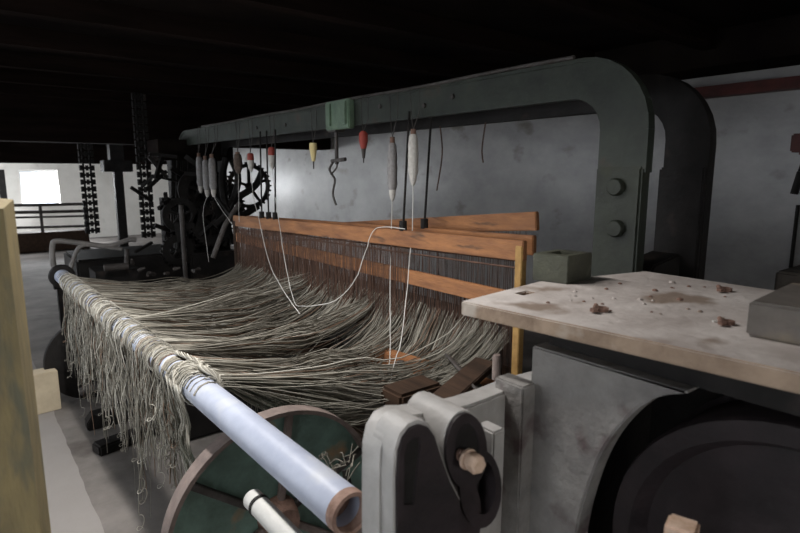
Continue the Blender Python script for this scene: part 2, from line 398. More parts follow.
for i in range(9):
    p = at(130+i*9+U(-3,3), U(262,279), Y=U(4.9,5.2)); b = MB(); b.lathe([(0,0),(.017,0),(.017,.02),(.01,.06),(0,.06)], p, (U(-1,1),U(-.6,-.2),U(-.3,.6)), 8); b.build('oil_cup','iron',lm,40)

# ---- lag chains hanging from the beam
def chain(px, y_top, y_bot, Y, w, label):
    a = at(px, y_top, Y=Y); z1 = at(px+4, y_bot, Y=Y).z
    o = thing('lag_chain', label, 'chain', (a.x, Y, z1), 'lag chains hanging beyond the loom')
    a.z = 1.829 if Y > 7 else 2.299
    bb = MB(); n = int((a.z-z1)/.075)
    for i in range(n):
        z = z1+(i+.5)*(a.z-z1)/n; bb.box((a.x,Y,z),(w,.03,.026), bev=.004)
        for sx in (-.45,0,.45): bb.lathe([(0,-.03),(.016,-.03),(.016,.03),(0,.03)], (a.x+sx*w,Y,z), (0,0,1), 6)
    bb.build('lags','black_iron',o)
    for sx in (-.26,.26):
        bb = MB(); bb.tube([(a.x+sx*w,Y,z1),(a.x+sx*w,Y,a.z)],.012,6); bb.build('chain_strand','black_iron',o)
chain(86, 158, 234, 7.3, .14, 'ladder-like lag chain hanging beside the bright far window')
chain(143, 158, 238, 6.3, .125, 'ladder-like lag chain hanging just right of the slim dark column')

# ---- rack before the far window
rk = thing('metal_rack', 'rusty low rail rack on the floor under the bright far window', 'rack', (1.3,12,0))
for y, r in ((205,.028),(212,.03),(217,.02),(227,.025)):
    a = at(18,y,Y=12.6); c = at(85,y-1,Y=12.6); b = MB(); b.tube([(.35,12.6,a.z),(c.x+.02,12.6,c.z)], r, 8); b.build('rail','iron',rk,60)
for x in (.4,1.2,1.95):
    b = MB(); b.box((x,12.6,.46),(.05,.05,.92)); b.build('upright','iron',rk)
b = MB(); b.box((1.15,12.65,.20),(1.6,.35,.36), bev=.01); b.build('low_crate','dull_wood',rk, label='dark brown trough below the rails')

# ================================================================== HEALD FRAMES
def heald(name, label, X, n, f, zlow, parts, spacing, wr, hang=(), lowz=None, m='heald_wood'):
    """n=(y,z) near end of the top bar centre, f far end"""
    o = thing(name, label, 'heald frame', (X, n[0], zlow), 'wooden heald frames of the loom')
    def z(y): return n[1]+(f[1]-n[1])*(y-n[0])/(f[0]-n[0])
    b = MB(); b.bar((X,n[0],n[1]),(X,f[0],f[1]),.028,.085,.004); b.build('top_bar',m,o)
    if parts:
        za, zb = lowz
        b = MB(); b.bar((X,n[0]+.03,za),(X,f[0],zb),.024,.075,.004); b.build('bottom_bar',m,o)
        b = MB(); b.box((X-.002,n[0]+.02,(n[1]+zlow)/2+.0),(.034,.036,n[1]-zlow+.04), bev=.003); b.build('end_stile','yellow_wood',o)
        b = MB(); b.box((X,f[0]-.02,(f[1]+zlow)/2),(.03,.05,f[1]-zlow)); b.build('end_stile','dull_wood',o)
    b = MB(); y = n[0]+.06
    while y < f[0]-.05:
        yb = y+U(-.012,.012); b.tube([(X+U(-.008,.008),y,z(y)-.03),(X+U(-.01,.01),yb,zlow+U(0,.02))], wr, 4, False); y += spacing*U(.6,1.4)
    b.tube([(X,n[0]+.05,n[1]-.075),(X,f[0]-.04,f[1]-.075)],.005,6)
    w = b.build('heddle_wires','rust_wire',o,kind='stuff')
    if parts:
        b = MB(); y = 2.2
        while y < f[0]-.08:
            b.tube([(X-.018,y,z(y)-.04-U(0,.02)),(X-.018+U(-.006,.006),y+U(-.012,.012),zlow+.1+U(0,.03))], .0016, 4, False); y += .008*U(.5,1.5)
        b.build('heddle_wires','rust_wire',o,kind='stuff')
    for yy in hang:
        b = MB(); b.tube([(X,yy,z(yy)+.04),(X+.02,yy+U(-.03,.03),1.80)],.006,6); b.lathe([(0,0),(.02,0),(.02,.05),(0,.05)],(X,yy,z(yy)+.04),(0,0,1),8); b.build('hanger_rod','black_iron',o)
    return o
heald('heald_frame','front orange wooden heald frame over the loose yarn, with a yellow end stile',1.79,(1.46,1.185),(4.52,1.105),.60,True,.0135,.0012,(2.26,3.75,3.86,3.98),(1.02-.05,.97))
heald('heald_frame','middle wooden heald frame just behind the front bar, its end beside the yellow stile',1.90,(1.50,1.195),(4.5,1.10),.66,False,.012,.0012,(2.22,))
heald('heald_frame','rearmost heald frame, its orange bar tilted up at the near end',2.04,(1.60,1.285),(4.5,1.0),.68,False,.016,.0012)
# second lower set: the reed
rd = thing('reed', 'dense dark brown comb of wires between the heald frames and the loose yarn', 'reed', (1.84,1.5,.6))
for (z0,z1,m) in ((.965,.935,'dull_wood'),(.625,.60,'dull_wood')):
    b = MB(); b.bar((1.845,1.52,z0),(1.845,4.46,z1),.03,.04,.003); b.build('baulk',m,rd)
b = MB(); y = 1.54
while y < 4.44:
    b.tube([(1.845+U(-.006,.006),y,.95),(1.845+U(-.006,.006),y+U(-.006,.006),.61)], .0019, 4, False); y += .0075*U(.7,1.3)
b.build('reed_wires','rust_wire',rd,kind='stuff')

# ================================================================== ROLLER
TX, TZ, TR = .562, .80, .047
rol = thing('cloth_roller', 'long pale painted metal roller tube with an open rusty near end', 'roller', (TX,.90,TZ))
def tx(y): return .575-.021*(y-.9)+.0*y
A, Bp = Vector((tx(.9),.90,TZ)), Vector((tx(4.35),4.38,TZ))
ax = (Bp-A).normalized(); Lt = (Bp-A).length
b = MB(); b.lathe([(TR-.006,.0),(TR,.0),(TR,.03),(TR,Lt),(TR-.006,Lt)], A, ax, 40, closed=True); tubeo = b.build('tube','tube_paint',rol,40)
b = MB(); b.lathe([(TR-.009,-.003),(TR+.0005,-.003),(TR+.0008,.022),(TR-.009,.022)], A, ax, 40, closed=True); b.build('end_ring','tube_rust',tubeo,40,label='rusty ring at the open end')
b = MB(); b.lathe([(0,.06),(TR-.007,.06),(TR-.007,.07),(0,.07)], A, ax, 24); b.build('inner_plug','tube_rust',tubeo)
for y in (2.48,2.28,2.2,2.12,3.0,3.2,3.42,2.75):
    p = A+ax*(y-.9); b = MB(); n=30
    b.tube([p+Vector((math.cos(2*PI*i/n)*(TR+.008), .012*math.sin(2*PI*i/n+y), math.sin(2*PI*i/n)*(TR+.008))) for i in range(n+1)], .004, 6, False); b.build('cord_band','yarn_b',tubeo,60)
b = MB(); b.lathe([(0,0),(.075,0),(.08,.01),(.08,.03),(0,.04)], Bp, ax, 24); b.build('end_flange','black_iron',rol,40)
# roller stand at far end
b = MB(); b.box((tx(4.45)+.02,4.49,.36),(.09,.06,.72)); b.box((tx(4.45)+.05,4.49,.03),(.28,.2,.06)); b.tube([(tx(4.4),4.44,TZ),(tx(4.4),4.52,TZ)],.03,12); b.box((tx(4.4),4.49,.77),(.09,.06,.14))
b.build('end_stand','black_iron',rol,40)

# ================================================================== WARP YARN
def lerp(a, b, t): return a+(b-a)*t
hankY = []; y = 1.80
while y < 4.15: hankY.append(y); y += U(.05,.12)
b = MB()
NT = 1150
for i in range(NT):
    s = (i+R())/NT
    yh = 1.62+s*2.86
    yt0 = 1.82+2.36*s**1.75
    hk = min(hankY, key=lambda v: abs(v-yt0)); yt = lerp(yt0, hk, .80)+U(-.008,.008)+(U(-.12,.12) if R()<.12 else 0)
    # raised shed of some threads, deep sag in others
    sag = lerp(.23,.15,min(1,s*1.6))+.05*math.sin(hk*97)+.03*math.sin(hk*31)+U(-.03,.045)+.03*math.sin(yh*9)
    if R() < .06: sag += U(.03,.14)
    zh = .80-.025*s+U(-.05,.045)
    xs = 1.835; xt = tx(yt)
    bump = .035*math.sin(yh*13+hk*5)
    pts = []; n = 13
    ph = U(0,6); am = U(.003,.012)
    for j in range(n+1):
        u = j/n; x = lerp(xs, xt+.015, u)
        e = u*u*(3-2*u)
        yy = lerp(yh, yt, e)+am*math.sin(u*7+ph)*math.sin(PI*u)
        z = lerp(zh, TZ+TR*.75, u)-sag*math.sin(PI*u**.62)*1.05
        z += bump*math.exp(-((u-.48)/.10)**2)+.012*math.sin(u*11+ph)*math.sin(PI*u)
        pts.append((x, yy, z))
    # over the roller
    for g in (60, 90, 125, 160): pts.append((xt+math.cos(math.radians(g))*(TR+.003), yt, TZ+math.sin(math.radians(g))*(TR+.003)))
    b.cur = random.choices([0,1,2,3],[.42,.40,.08 if abs(math.sin(yh*4))>.3 else .22,.06])[0]
    b.tube(pts, U(.0014,.0030), 4, False)
o = b.build('warp_yarn', ['yarn_a','yarn_b','yarn_c','yarn_d'], smooth=180, kind='stuff')
tag(o, 'sagging sheet of loose grey warp yarn between the heald frames and the roller', 'yarn', kind='stuff')
# yarn wrapped on the roller
b = MB()
for i in range(190):
    y0 = random.choice(hankY)+U(-.022,.022) if R() < .75 else 1.84+2.25*R()
    if abs(y0-2.36) < .05 or abs(y0-2.0) < .03 : continue
    turns = U(.5,1.1); g0 = U(20,140); n = 16; pit = U(-.09,.09); rr = TR+.002+U(0,.010)
    pts = []
    for j in range(n+1):
        g = math.radians(g0+turns*360*j/n); y = y0+pit*j/n+.004*math.sin(j)
        pts.append((tx(y)+math.cos(g)*rr, y, TZ+math.sin(g)*rr))
    b.cur = random.choice([0,0,1,1]); b.tube(pts, U(.0013,.0026), 4, False)
o = b.build('wound_yarn', ['yarn_a','yarn_d'], smooth=180)
tag(o, 'pale yarn wound and tied around the white roller', 'yarn', kind='stuff')
# fringe hanging below the roller on the aisle side
b = MB()
for i in range(400):
    y0 = 1.86+2.1*(R()**1.15); hk = min(hankY, key=lambda v: abs(v-y0)); y0 = lerp(y0, hk, .7)
    L = U(.14,.50)*(1.1 if y0 > 2.2 else .85)
    if R() < .12: L *= 1.35
    x0 = tx(y0)-TR-.003; n = 9; ph = U(0,6); dx = U(-.035,.03); dy = U(-.05,.05); cr = U(.002,.012)
    pts = [(tx(y0)+math.cos(math.radians(g))*(TR+.004), y0, TZ+math.sin(math.radians(g))*(TR+.004)) for g in (100,135,165)]
    for j in range(n+1):
        u = j/n; pts.append((x0+dx*u+cr*math.sin(u*9+ph), y0+dy*u+cr*math.sin(u*7+ph*2), TZ-L*u))
    if R() < .12:
        c = Vector(pts[-1]); 
        for j in range(18): pts.append(tuple(c+Vector((.015*math.sin(j*.42), .02*math.cos(j*.42)-.02, -.004*j+.01*math.sin(j*.5)))))
    b.cur = random.choices([0,1,2,3],[.4,.35,.1,.15])[0]; b.tube(pts, U(.0009,.0019), 4, False)
o = b.build('hanging_yarn', ['yarn_a','yarn_b','yarn_c','yarn_d'], smooth=180)
tag(o, 'frayed yarn ends hanging down the aisle side of the white roller', 'yarn', kind='stuff')
# thick twisted hanks at the near edge of the yarn
b = MB()
def hank(path, r, n=7, tw=5):
    P = smooth_path(path, 8); K = len(P)
    for i in range(n):
        a0 = 2*PI*i/n; pts = []
        for j, p in enumerate(P):
            g = a0+tw*2*PI*j/K; rr = r*(.9+.3*math.sin(j*.7+i)); pts.append(p+Vector((math.cos(g)*rr, math.sin(g*1.0)*rr*.6, math.sin(g)*rr)))
        b.cur = i % 2; b.tube(pts, r*.42, 5, False)
yk = 1.84
def onroll(g, y, k=.012): return (tx(y)+math.cos(math.radians(g))*(TR+k), y, TZ+math.sin(math.radians(g))*(TR+k))
hank([onroll(a, yk+.05*math.sin(a/50)) for a in (-40,0,40,80,120,160,200)], .007, 6, 3)
hank([onroll(a, yk-.05+.0006*a) for a in (-60,-10,30,70,110,150,190)], .006, 6, 3)
hank([onroll(60,1.95),onroll(45,1.88,.02),onroll(75,1.80,.02),onroll(30,1.76,.02),onroll(-10,1.74),(tx(1.7)+.07,1.72,.72)], .008, 7, 4)
hank([onroll(80,2.02),onroll(70,1.93,.02),onroll(30,1.86,.024),onroll(60,1.79,.022),onroll(0,1.79,.02),(tx(1.7)+.06,1.80,.70)], .007, 6, 4)
for q in range(10):
    y = yk+U(-.06,.08); hank([onroll(40,y),onroll(110,y+.01),onroll(160,y+.02),onroll(185,y),(tx(y)-.05+U(-.01,.01),y-.01,.70),(tx(y)-.04+U(-.02,.02),y+U(-.05,.03),.62),(tx(y)-.03,y+U(-.06,.03),.55-U(0,.1))], .004, 5, 2)
o = b.build('yarn_knot', ['yarn_a','yarn_d'], smooth=180)
tag(o, 'thick knotted hank of yarn tied around the roller at the near edge of the yarn', 'yarn')

# lower near edge loop of threads drooping below the sheet
b = MB()
for i in range(110):
    yh = 1.56+U(0,.22); s = R()
    pts = smooth_path([(1.83,yh,.80+U(-.04,.03)),(1.62,yh-.01,.68+U(-.03,.03)),(1.35,1.70+U(-.05,.08),.59+U(-.05,.04)),(1.05,1.76+U(-.05,.06),.60+U(-.06,.04)),(.8,1.80+U(-.04,.04),.70+U(-.05,.03)),(tx(1.8)+.03,1.82+U(-.03,.05),TZ+.045)],4)
    b.cur = random.choice([0,0,1]); b.tube(pts, U(.0012,.0022), 4, False)
for i in range(40):
    x = U(.66,1.0); y = 1.78+U(-.04,.05); z = .76-.1*math.sin((x-.6)*2.2)
    b.tube([(x,y,z),(x+U(-.01,.01),y+U(-.01,.01),z-U(.03,.10)),(x+U(-.02,.02),y,z-U(.10,.17))], .0012, 4, False)
o = b.build('loose_yarn', ['yarn_a','yarn_b'], smooth=180)
tag(o, 'drooping near edge of the yarn sheet with short frayed ends', 'yarn', kind='stuff')

# ================================================================== BOBBINS HANGING FROM THE RAIL
def pirn(px, y0, y1, X, rad, style, label, tail=None, name='bobbin', up=98, group=None):
    a = at(px, y0, X=X); c = at(px, y1, X=X); L = a.z-c.z; x, y = a.x, a.y
    o = thing(name, label, 'bobbin', (x, y, c.z), group)
    if style == 'small':      # red head, pale tapering body
        b = MB(); b.lathe([(0,L*.62),(rad*.95,L*.62),(rad,L*.72),(rad*.9,L*.95),(rad*.5,L),(0,L)], (x,y,c.z), (0,0,1), 14); b.build('head','red_pirn',o,40)
        b = MB(); b.lathe([(0,0),(rad*.3,0),(rad*.75,L*.22),(rad*.95,L*.45),(rad*.92,L*.62),(0,L*.62)], (x,y,c.z), (0,0,1), 14); b.build('yarn_body','pirn_white',o,40)
    elif style == 'cone':
        b = MB(); b.lathe([(0,L*.3),(rad*.45,L*.3),(rad,L*.8),(rad*.9,L),(0,L)], (x,y,c.z), (0,0,1), 14); b.build('yarn_body','cone_yellow',o,40)
        b = MB(); b.lathe([(0,0),(rad*.14,0),(rad*.22,L*.32),(0,L*.32)], (x,y,c.z), (0,0,1), 8); b.build('spindle_tip','iron',o,40)
    elif style == 'red':
        b = MB(); b.lathe([(0,L*.45),(rad*.6,L*.45),(rad,L*.7),(rad*.95,L*.92),(rad*.5,L),(0,L)], (x,y,c.z), (0,0,1), 14); b.build('head','red_pirn',o,40)
        b = MB(); b.lathe([(0,L*.15),(rad*.3,L*.15),(rad*.55,L*.46),(0,L*.46)], (x,y,c.z), (0,0,1), 10); b.build('yarn_body','iron',o,40)
        b = MB(); b.lathe([(0,0),(rad*.12,0),(rad*.15,L*.16),(0,L*.16)], (x,y,c.z), (0,0,1), 8); b.build('spindle_tip','iron',o,40)
    else:
        body = {'grey':'pirn_grey','white':'pirn_white','brown':'pirn_brown'}[style]
        pr = [(0,L*.18)]+[(rad*(.78 if j==0 else 1.0 if j<7 else .85)*(1+.05*math.sin(j*2.1)), L*(.18+.70*j/8)) for j in range(9)]+[(rad*.45,L*.92),(0,L*.92)]
        b = MB(); b.lathe(pr, (x,y,c.z), (0,0,1), 18); b.build('yarn_body',body,o,50)
        b = MB(); b.lathe([(0,0),(rad*.35,.004),(rad*.68,L*.1),(rad*.74,L*.18),(0,L*.18)], (x,y,c.z), (0,0,1), 14)
        b.build('tip','pirn_brown' if style=='brown' else 'pirn_white',o,40)
        b = MB(); b.lathe([(0,L*.9),(rad*.55,L*.9),(rad*.5,L),(0,L)], (x,y,c.z), (0,0,1), 12); b.build('base','rust',o,40)
    # strings up over the rail
    b = MB()
    for sg in (-1,1): b.tube([(x,y,a.z-.004),(RX-.024+.0,y+sg*.03,1.79),(RX-.026,y+sg*.035,1.90),(RX+.0,y+sg*.035,1.928)], .0022, 5, False)
    b.build('hanging_string','iron',o)
    if tail:
        b = MB(); P = [Vector((x,y,c.z+.005))]+[at(q[0],q[1],X=(q[2] if len(q)>2 else X)) for q in tail]
        P = smooth_path(P, 5); P = [p+Vector((U(-.002,.002),U(-.002,.002),0)) for p in P]
        b.tube(P, .0023, 5); b.build('thread','thread',o,60)
    return o
BX = 1.815
G = 'long grey bobbins in a cluster at the far end of the rail'
pirn(198.6,153,193,BX,.030,'grey','leftmost of the three long bobbins clustered near the dark gears','',group=G)
pirn(205,156,197,BX-.02,.030,'grey','middle of the three long bobbins clustered near the dark gears',[(203,215),(209,262,1.75)],group=G)
pirn(211.5,154,197,BX-.04,.032,'grey','rightmost of the three long bobbins clustered near the dark gears',[(222,210),(232,224,1.7)],group=G)
pirn(237.5,152,174,BX,.034,'brown','dark brown bobbin left of the two red-topped ones',[(238.5,190),(239,222,1.76)])
pirn(250.3,153,172,BX,.026,'small','smaller red-topped white bobbin left of its larger twin',[(253,195,1.78),(259,220,1.7),(269,262,1.6),(283,290,1.45),(300,314,1.3)])
pirn(271.5,147,169,BX,.027,'small','larger red-topped white bobbin before three thin dark rods',[(275,195,1.8),(278.5,220,1.72),(285,262,1.6),(294,301,1.5),(303,306,1.45),(318,305,1.45),(336,300,1.5),(355,280,1.62),(366,250,1.72),(373,231,1.765),(385,227,1.77),(405,229,1.77)])
pirn(313,143,169,BX,.025,'cone','small pale yellow cone bobbin hanging alone by two strings')
pirn(363.3,131,163,BX,.026,'red','short all-red bobbin hanging right of the iron clamp')
pirn(392.3,137,201,BX,.026,'grey','long grey bobbin with a white tip on a straight thread',[(391,240),(390,300,1.7),(390,350,1.5),(389,372,1.4),(392,390,1.35)])
pirn(413.3,129,186,BX,.026,'white','long whitish bobbin, nearest of the row along the rail',[(412,230),(407,290,1.68),(401,340,1.45),(392,372,1.35),(390,394,1.32)])

cl = thing('screw_clamp', 'small iron screw clamp hanging under the green plate on the rail', 'clamp', tuple(at(339,200,X=RX)))
p = at(339,131,X=RX+.02); y = p.y
b = MB(); b.box((RX,y,1.755),(.07,.09,.028),bev=.003); b.build('clamp_head','iron',cl)
b = MB(); b.tube([(RX,y,1.745),(RX,y,1.55)],.012,8); b.build('screw','iron',cl,60)
z = at(339,161,X=RX).z; b = MB(); b.bar((RX,y-.10,z+.01),(RX,y+.06,z-.0),.02,.022,.003); b.build('tommy_bar','iron',cl)
b = MB(); b.tube(smooth_path([(RX-.01,y+.03,z-.01),(RX-.02,y+.055,z-.05),(RX-.01,y+.03,z-.09),(RX-.01,y+.01,z-.12),(RX-.02,y+.02,z-.2),(RX-.01,y,z-.27)]),.007,6)
b.tube(smooth_path([(RX,y+.0,z),(RX-.02,y-.03,z-.04),(RX-.02,y+.04,z-.08)]),.005,6); b.build('twisted_wire','iron',cl,60)
# cords hanging on the wall side
tag(MB().tube(smooth_path([(2.12,2.35,1.75),(2.12,2.33,1.6),(2.11,2.36,1.4)]),.004,5).build('cord','rust_wire',smooth=60),'short dark cord hanging from the rear rail right of the white bobbin','cord')
tag(MB().tube(smooth_path([(2.13,2.02,1.75),(2.13,2.04,1.62),(2.12,2.02,1.55)]),.004,5).build('cord','rust_wire',smooth=60),'shorter dark cord hanging from the rear rail near the arched leg','cord')

# ================================================================== WHEEL AND PIPE UNDER THE ROLLER
wy = 1.6; wc = Vector((.73,wy,.372)); wr = .37
wh = thing('beam_flange_wheel', 'dark green disc wheel with pinkish rim and ribs under the near roller end', 'wheel', (wc.x,wc.y,0))
b = MB(); b.lathe([(wr-.014,-.04),(wr,-.04),(wr,.015),(wr-.014,.015)], wc, (0,1,0), 64, closed=True); b.build('rim','drum_rim',wh,40)
b = MB(); b.lathe([(0,.0),(wr-.012,.0),(wr-.012,.012),(0,.012)], wc, (0,1,0), 64); wdisc = b.build('disc','drum_green',wh,40)
for i in range(6):
    g = math.radians(22+60*i); dv = Vector((math.cos(g),0,math.sin(g))); b = MB(); b.bar(wc+dv*.06+Vector((0,-.018,0)), wc+dv*(wr-.012)+Vector((0,-.018,0)), .024, .022, .003); b.build('rib','drum_rim' if i%2 else 'iron',wdisc)
b = MB(); b.lathe([(0,-.07),(.05,-.07),(.07,-.01),(.07,0),(0,0)], wc, (0,1,0), 20); b.build('hub','rust',wdisc,40)
a = at(252,498,Y=1.28); c = at(310,590,Y=1.0)
pp = thing('short_pipe','white pipe with a dark band below the roller, before the green wheel','pipe',tuple(a))
dv = (Vector((a.x+.015,.7,a.z-.01))-a).normalized()
b = MB(); b.lathe([(.0,0),(.022,0),(.026,.004),(.026,.45),(0,.45)], a, dv, 24); ppt = b.build('tube','white_pipe',pp,40)
b = MB(); b.lathe([(.0262,.04),(.0285,.04),(.0285,.05),(.0262,.05)], a, dv, 24, closed=True); b.build('band','black_iron',ppt,40,label='dark band')
# twiggy iron bits to the right of the roller
jk = thing('spring_bundle','bundle of rusty wires and a small spool between roller and bracket','wires',tuple(at(330,480,X=.85)))
b = MB()
for i in range(22):
    a = at(U(318,352),U(455,490),X=.86); q = a+Vector((U(-.05,.07),U(-.05,.08),U(-.04,.05))); b.tube(smooth_path([a,(a+q)/2+Vector((0,0,U(-.01,.02))),q],4),U(.0012,.0025),5)
b.build('wires','yarn_b',jk,60)
p = at(329,478,X=.83); b = MB(); b.lathe([(.004,0),(.013,0),(.013,.03),(.004,.03)],p,(-.4,-1,.1),14,closed=True); b.build('spool','rust',jk,40)
b = MB(); b.tube([at(345,470,X=.88),at(352,500,X=.88),at(350,540,X=.88)],.012,8); b.build('stay','black_iron',jk,60)

# ================================================================== NEAR MACHINE (headstock)
hs = thing('machine_headstock','grey cast machine end with worn steel top plate and dark drum inside','machine',(1.1,.4,0))
PZ = 1.2
cs = [at(461,301,Z=PZ),at(540,281,Z=PZ),at(600,275.5,Z=PZ),at(645,271,Z=PZ),at(800,294,Z=PZ)]
e = cs[4]+(cs[4]-cs[3])*.8
nr = at(800,373,Z=PZ); nf = nr+(nr-cs[0])*.7
out = [(p.x,p.y) for p in cs]+[(e.x,e.y),(nf.x,nf.y),(nr.x,nr.y)]
q = at(525,293,Z=PZ); h = []
for dx,dy in ((-.022,-.012),(.022,-.012),(.022,.012),(-.022,.012)):
    h.append((q.x+dx,q.y+dy))
b = MB(); b.prism(out, PZ-.034, PZ, 'Z', [h], bev=.003)
pl = b.build('top_plate','plate',hs)
# brownish broken edge: faces on the sides take the edge material
pl.data.materials.append(M['plate_edge'])
for f in pl.data.polygons:
    if abs(f.normal.z) < .3: f.material_index = 1
CX = .985; cy, cz, cr = .25, .77, .405
zt = 1.115
arc = [(cy+cr*math.cos(math.radians(a)), cz+.335*abs(math.sin(math.radians(a)))**.62) for a in range(0,181,6)]
arc = [(y_, min(z_, zt-.004)) for y_, z_ in arc]
outl = [(.655,0),(.775,0),(.775,zt),(.43,zt)] + [(v.x, v.y) for v in smooth_path([(.43,1.112,0),(.485,1.085,0),(.535,1.03,0),(.578,.955,0),(.61,.86,0),(.635,.72,0),(.648,.5,0),(.655,.05,0)], 4)]
b = MB(); b.box((CX+.025,-.24,.5575),(.05,.12,1.115),bev=.004); b.build('side_casting','casting',hs)
b = MB(); b.prism(outl, CX, CX+.05, 'X', bev=.004); b.build('side_casting','casting',hs,40)
b = MB(); b.box((CX+.10,.24,zt+.026),(.13,1.03,.05)); b.box((CX+.42,.60,zt+.026),(.1,.25,.05)); b.build('packing_rail','black_iron',hs)
b = MB(); b.box((1.5,.24,.58),(.05,1.06,1.15)); b.box((1.25,.75,.56),(.45,.03,1.1)); b.build('back_casting','black_iron',hs)
b = MB(); b.box((CX-.018,.803,.515),(.05,.085,1.03),bev=.004); b.build('corner_flange','casting',hs)
# drum inside
dc = Vector((CX+.02,cy,cz))
b = MB(); b.lathe([(0,.02),(.10,.02),(.12,.05),(.27,.06),(.29,.02),(.325,.02),(.33,.03),(.33,.17),(.31,.18),(.31,.2),(.34,.21),(.34,.36),(0,.36)], dc, (1,0,0), 56); b.build('drum','grease',hs,30)
b = MB(); b.lathe([(0,-.05),(.035,-.05),(.04,-.04),(.04,.06),(0,.06)], dc, (1,0,0), 20); b.build('shaft_end','black_iron',hs,40)

# bearing bracket
br = thing('bearing_bracket','pale iron bearing bracket with two rounded slotted lobes beside the open roller end','bracket',(.6,.72,.8))
def P(px, py, Y): v = at(px,py,Y=Y); return (v.x, v.z)
Yb = .74
arm = [P(360,620,Yb),P(360,470,Yb),P(361,435,Yb),P(366,419,Yb),P(375,408,Yb),P(389,403,Yb),P(402,403,Yb)]
arm = [P(360,620,Yb),P(360,470,Yb),P(360.5,440,Yb),P(364,423,Yb),P(372,410,Yb),P(384,404,Yb),P(396,404,Yb),P(412,402,Yb),P(430,400,Yb),P(450,396,Yb),P(475,388,Yb),P(505,377,Yb),P(532,370,Yb+.03),P(545,420,Yb),P(500,520,Yb),P(480,620,Yb)]
def Q(px, py):
    d = at(px,py,Y=1.)-Vector((0,0,CAMH)); t = (.74-.30*.5)/(d.y-.30*d.x)
    return (d.x*t, CAMH+d.z*t)
arm = [Q(360,620),Q(360,470),Q(360.5,440),Q(364,423),Q(372,410),Q(384,404),Q(396,404),Q(412,402),Q(430,400),Q(450,396),Q(475,388),Q(500,378),Q(532,370),Q(535,440),Q(500,520),Q(480,620)]
b = MB(); b.prism(arm, 0, .062, 'Y', bev=.006)
b.v = [(v[0], v[1]+.74-.062+.30*(v[0]-.5), v[2]) for v in b.v]
b.build('arm','bracket',br,40)
Yl = .645
# lobe one
l1 = [P(396,640,Yl),P(395,480,Yl),P(397,450,Yl),P(402,435,Yl),P(410,425,Yl),P(420,421,Yl),P(430,424,Yl),P(437,434,Yl),P(443,455,Yl),P(452,480,Yl),P(462,500,Yl),P(465,640,Yl)]
b = MB(); b.prism(l1, Yl+.006, .71, 'Y', bev=.0); b.build('lobe','bracket',br,40)
i1 = [P(398,640,Yl),P(397.5,480,Yl),P(399.5,452,Yl),P(404,438,Yl),P(411,428.5,Yl),P(420,425,Yl),P(428.5,427.5,Yl),P(434.5,436,Yl),P(441,457,Yl),P(450,482,Yl),P(460,501,Yl),P(462,640,Yl)]
s1 = [P(404,505,Yl),P(404,455,Yl),P(407,444,Yl),P(413,438,Yl),P(419,437,Yl),P(421,446,Yl),P(418,470,Yl),P(414,505,Yl)]
b = MB(); b.prism(i1, Yl, Yl+.006, 'Y', [s1[::-1]]); b.build('lobe_face','grease',br)
b = MB(); b.prism(s1, Yl+.004, Yl+.008, 'Y'); b.build('slot','black_iron',br)
# lobe two (ring round the bolt)
def ell(cx, cy_, rx, ry, n=24, Y=Yl): return [P(cx+rx*math.cos(2*PI*i/n), cy_-ry*math.sin(2*PI*i/n), Y) for i in range(n)]
l2 = ell(469,450,22,38)
b = MB(); b.prism(l2, .655, .765, 'Y'); b.build('lobe','bracket',br,40)
b = MB(); b.prism(ell(468,452,20.5,38), .648, .655, 'Y', [ell(468.5,448,12,24)[::-1]]); b.build('lobe_face','grease',br,40)
b = MB(); b.prism(ell(486,492,21,40), .658, .70, 'Y', [ell(488,490,13,28)[::-1]]); b.build('lower_ring','grease',br,40)
b = MB(); b.prism(ell(468.5,448,13,25), .651, .6545, 'Y'); b.build('recess','black_iron',br,40)
b = MB(); b.prism(ell(488,490,14,29), .70, .72, 'Y'); b.build('recess','black_iron',br,40)
b = MB(); b.prism(ell(447,520,42,62), .664, .698, 'Y'); b.build('lower_web','grease',br,40)
b = MB(); b.box(((P(487,440,.7)[0]+P(500,440,.7)[0])/2,.71,P(487,440,.7)[1]-.05),(.035,.05,.14),bev=.004); b.build('spacer','bracket',br)
bc = at(468,459,Y=.63)
b = MB(); b.lathe([(0,0),(.0105,0),(.0105,.05),(0,.05)], (bc.x,.645,bc.z), (.0,1,0), 16); b.build('bolt_shank','rust',br,40)
b = MB(); b.lathe([(0,0),(.013,0),(.0165,.004),(.0165,.024),(0,.024)], (bc.x-.002,.600,bc.z-.001), (.12,1,.05), 6); b.lathe([(0,0),(.0185,0),(.0185,.005),(0,.005)], (bc.x,.627,bc.z), (.0,1,0), 20); b.build('hex_bolt','bolt_rust',br,30)
# bolt near bottom right
p = at(682,529,X=.84); b = MB(); b.box(p,(.05,.045,.02),Euler((0,.1,.3)),.004); ky = b.build('drum_key','bolt_rust',hs,label='pale rusty key block')
b = MB(); b.tube([p,(p.x+.03,p.y+.01,p.z-.09),(CX+.06,p.y+.03,p.z-.14)],.012,8); b.build('key_stem','black_iron',hs,60)

